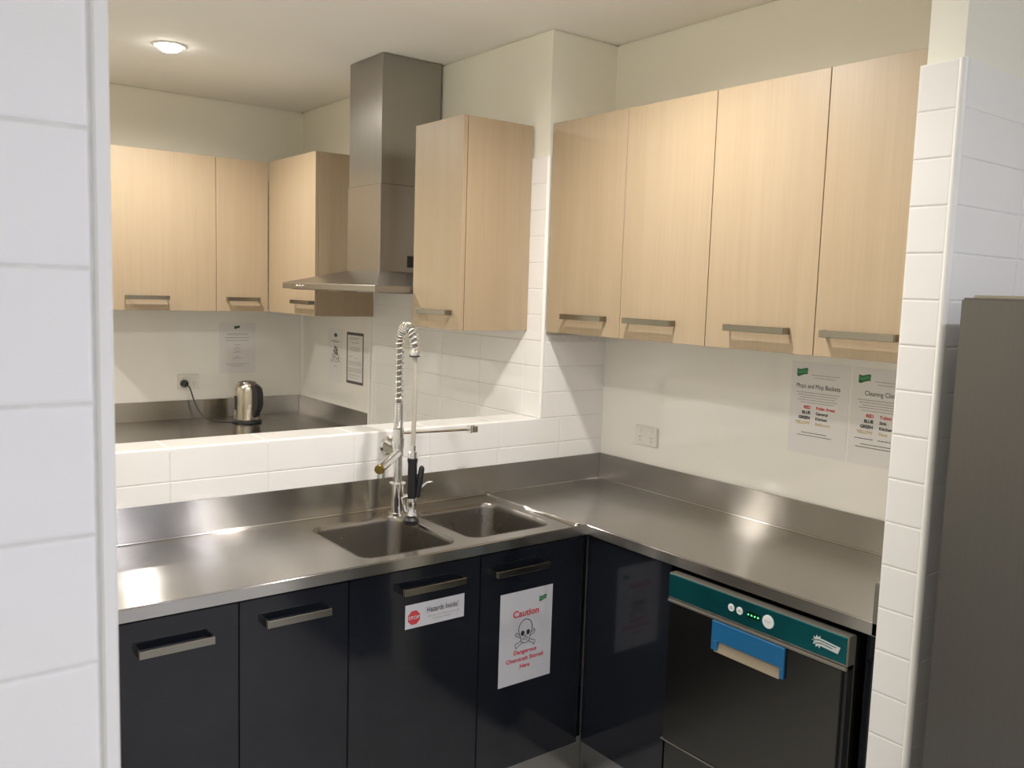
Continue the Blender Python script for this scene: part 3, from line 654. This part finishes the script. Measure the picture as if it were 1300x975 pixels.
hdv = (RT * 0.80 - FW * 0.60); hdv.z = 0; hdv.normalize(); sdv = Vector((-hdv.y, hdv.x, 0)); KC = Vector((KX, KY, BZ))
bm = bmesh.new()
prof = [(0.050, 0.216), (0.078, 0.214), (0.108, 0.198), (0.118, 0.165), (0.118, 0.110), (0.108, 0.082), (0.088, 0.072), (0.084, 0.040), (0.066, 0.035), (0.062, 0.12)]
va = [bm.verts.new(KC + hdv * r + sdv * 0.017 + Vector((0, 0, z))) for r, z in prof]; vb_ = [bm.verts.new(KC + hdv * r - sdv * 0.017 + Vector((0, 0, z))) for r, z in prof]
n = len(prof)
for k in range(n): bm.faces.new((va[k], va[(k + 1) % n], vb_[(k + 1) % n], vb_[k]))
bm.faces.new(va); bm.faces.new(vb_[::-1]); edge_smooth(build('handle', bm, PLAST, ket, bev=0.005, seg=2), 50)
wdv = (-RT * 0.72 - FW * 0.70); wdv.z = 0; wdv.normalize(); sv = Vector((-wdv.y, wdv.x, 0))
bm = bmesh.new(); vs = []
for z in (0.075, 0.150):
    for a in (-1, 1): vs += [bm.verts.new(KC + wdv * 0.0700 + sv * 0.010 * a + Vector((0, 0, z))), bm.verts.new(KC + wdv * 0.060 + sv * 0.010 * a + Vector((0, 0, z)))]
for f in ((0, 1, 3, 2), (4, 6, 7, 5), (0, 2, 6, 4), (1, 5, 7, 3), (0, 4, 5, 1), (2, 3, 7, 6)): bm.faces.new([vs[i] for i in f])
build('water_window', bm, PLAST, ket)
sp_ = Vector((-hdv.x, -hdv.y, 0))
bm = bmesh.new(); vs = [bm.verts.new(KC + q) for q in (sp_ * 0.060 + sv * 0 + Vector((0, 0, 0.215)) + sdv * 0.018, sp_ * 0.060 - sdv * 0.018 + Vector((0, 0, 0.215)), sp_ * 0.085 + Vector((0, 0, 0.208)), sp_ * 0.064 + Vector((0, 0, 0.165)))]
for f in ((0, 1, 2), (0, 2, 3), (1, 3, 2), (0, 3, 1)): bm.faces.new([vs[i] for i in f])
build('spout', bm, BOWLM, ket)
def bez(P, n=14):
    out = []
    for i in range(len(P) - 1):
        p0 = Vector(P[max(i - 1, 0)]); p1 = Vector(P[i]); p2 = Vector(P[i + 1]); p3 = Vector(P[min(i + 2, len(P) - 1)])
        for k in range(n):
            t_ = k / n; out.append(0.5 * ((2 * p1) + (-p0 + p2) * t_ + (2 * p0 - 5 * p1 + 4 * p2 - p3) * t_ ** 2 + (-p0 + 3 * p1 - 3 * p2 + p3) * t_ ** 3))
    return out + [Vector(P[-1])]
b = bmesh.new(); tube(b, bez([(-0.990, 2.212, 1.094), (-0.972, 2.205, 1.075), (-0.955, 2.190, 1.01), (-0.935, 2.165, 0.950), (-0.905, 2.120, 0.912), (-0.86, 2.070, 0.9045), (-0.80, 2.015, 0.904), (-0.795, 2.000, 0.906)]), 0.0036, 8)
cord = edge_smooth(build('power_cord', b, PLAST, ket), 60)
b = bmesh.new(); lathe(b, (-0.992, 2.2385, 1.097), [(0.021, 0), (0.021, 0.012), (0.015, 0.030), (0.008, 0.034)], axis=(0, -1, 0), n=24); edge_smooth(build('plug', b, PLAST, cord))

# ------------------------------------------------------------------ dishwasher
DX = -0.560
dw = thing('dishwasher', 'under-bench stainless dishwasher with teal control panel and blue handle', 'dishwasher', (-0.28, -1.21, 0.0))
Y0, Y1 = -1.502, -0.922
box('body', DWM, dw, DX + 0.030, -0.012, Y0, Y1, 0.05, 0.850, bev=0.002)
box('lower_panel', DWM, dw, DX + 0.012, DX + 0.030, Y0, Y1, 0.06, 0.338, bev=0.002)
box('lower_edge', STRIP, dw, DX - 0.001, DX + 0.012, Y0, Y1 + 0.004, 0.339, 0.3425)
for y in (Y0 + 0.05, Y1 - 0.05):
    for x in (DX + 0.07, -0.06):
        b = bmesh.new(); lathe(b, (x, y, 0), [(0.022, 0), (0.022, 0.006), (0.012, 0.012), (0.012, 0.052)], n=16); build('foot', b, PLAST, dw)
box('control_frame', STRIP, dw, DX - 0.001, DX + 0.030, Y0, Y1, 0.777, 0.8525, bev=0.0012, seg=2)
cp = box('control_panel', TEAL, dw, DX - 0.003, DX + 0.004, Y0 + 0.004, Y1 - 0.001, 0.782, 0.8495, bev=0.0008)
box('trim_strip', STRIP, dw, DX - 0.006, DX + 0.004, Y0, Y1, 0.7665, 0.7755, bev=0.002, seg=2)
dr_ = box('door', DWM, dw, DX - 0.002, DX + 0.026, Y0 + 0.012, Y1 - 0.004, 0.345, 0.765, bev=0.002, seg=2)
box('door_seal', PLAST, dw, DX + 0.006, DX + 0.029, Y0 + 0.002, Y0 + 0.012, 0.345, 0.765)
# blue pocket handle: surround, recess with beige lip
hb = [(-1.093, -1.331), (0.679, 0.765)]
bm = bmesh.new()
bx(bm, DX - 0.010, DX - 0.002, -1.331, -1.093, 0.710, 0.7655)                      # upper plate
bx(bm, DX - 0.010, DX - 0.002, -1.116, -1.093, 0.682, 0.710); bx(bm, DX - 0.010, DX - 0.002, -1.331, -1.318, 0.682, 0.710)
hnd = build('door_handle', bm, BLUEP, dr_, bev=0.0012)
bm = bmesh.new(); vs = [bm.verts.new(p) for p in ((DX - 0.0095, -1.318, 0.679), (DX - 0.0095, -1.104, 0.679), (DX - 0.0025, -1.116, 0.710), (DX - 0.0025, -1.318, 0.710), (DX - 0.0020, -1.318, 0.679), (DX - 0.0020, -1.104, 0.679))]
bm.faces.new([vs[i] for i in (0, 1, 2, 3)]); bm.faces.new([vs[i] for i in (0, 4, 5, 1)]); bm.faces.new([vs[i] for i in (1, 5, 2)]); bm.faces.new([vs[i] for i in (0, 3, 4)])
build('finger_lip', bm, BEIGEP, hnd)
def disc(name, y, z, r, m, par, d=0.002):
    b = bmesh.new(); lathe(b, (DX - 0.003, y, z), [(r, 0), (r, d * 0.7), (r * 0.9, d)], axis=(-1, 0, 0), n=28); return build(name, b, m, par)
b1 = disc('button', -1.151, 0.8175, 0.0105, BTN, cp); b2 = disc('button', -1.179, 0.8170, 0.0105, BTN, cp); b3 = disc('start_button', -1.2715, 0.8165, 0.0180, BTN, cp)
def deco(root, y, z): return Sheet(root, (DX - 0.0052, y, z), RY, NX, 10, 10)
deco(b1, -1.151, 0.8175).polys('symbol', [[(-4, -3.5), (4, -3.5), (4, -1.2), (-4, -1.2)], [(-4, 1.0), (4, 1.0), (4, 3.4), (-4, 3.4)]], INKG, 0.0002)
deco(b2, -1.179, 0.8170).polys('symbol', [[(-5, -1.6), (5, -1.6), (5, 1.6), (-5, 1.6)]], INKG, 0.0002)
deco(b3, -1.2715, 0.8165).text('START', 0, 2.2, 6.5, INKG, width=20, lift=0.0002)
ds = box('display', DISP, cp, DX - 0.0042, DX - 0.003, -1.246, -1.203, 0.8085, 0.8255)
for k in range(4): deco(ds, -1.209 - 0.0105 * k, 0.8170).polys('indicator', [ell(0, 0, 2.6, 2.0, n=8)], LED, 0.0002)
# badge: starburst and slanted banner
s = Sheet(cp, (DX - 0.003, -1.400, 0.836), RY, NX, 80, 40)
pts = []
for k in range(20):
    r = 17 if k % 2 == 0 else 10.5; pts.append((20 + r * 1.05 * math.cos(math.pi * k / 10), 21 + r * math.sin(math.pi * k / 10)))
s.polys('badge', [pts], SILVER, 0.0004)
s.polys('badge', [[(28, 11), (82, 16), (76, 34), (26, 30)]], SILVER, 0.0006)
s.polys('badge', stroke([(6, 21), (22, 16), (46, 18), (70, 20)], 2.2) + stroke([(12, 27), (30, 23), (60, 26)], 2.0), TEAL, 0.0008)

# ------------------------------------------------------------------ fridge
fr = thing('fridge', 'tall dark stainless fridge beside the right tiled wall end', 'fridge', (-0.36, -2.13, 0.0))
FX, FY0, FY1 = -0.750, -2.46, -1.791
box('body', FRIDGEM, fr, FX + 0.062, -0.03, FY0, FY1, 0.04, 1.668, bev=0.003)
fd = box('door', FRIDGEM, fr, FX, FX + 0.058, FY0, FY1, 0.10, 1.672, bev=0.004, seg=3)
box('handle', NICKEL, fd, FX - 0.045, FX - 0.030, FY0 + 0.03, FY0 + 0.055, 0.75, 1.25, bev=0.004, seg=2)
for z in (0.76, 1.22): box('handle_post', NICKEL, fd, FX - 0.032, FX, FY0 + 0.034, FY0 + 0.050, z, z + 0.02)
bm = bmesh.new(); bx(bm, FX + 0.012, FX + 0.10, -1.905, -1.806, 1.670, 1.6775); build('hinge_cover', bm, NICKEL, fr, bev=0.003, seg=2)
for y in (FY0 + 0.06, FY1 - 0.06):
    for x in (FX + 0.1, -0.1):
        b = bmesh.new(); lathe(b, (x, y, 0), [(0.022, 0), (0.022, 0.01), (0.012, 0.014), (0.012, 0.042)], n=14); build('foot', b, PLAST, fr)
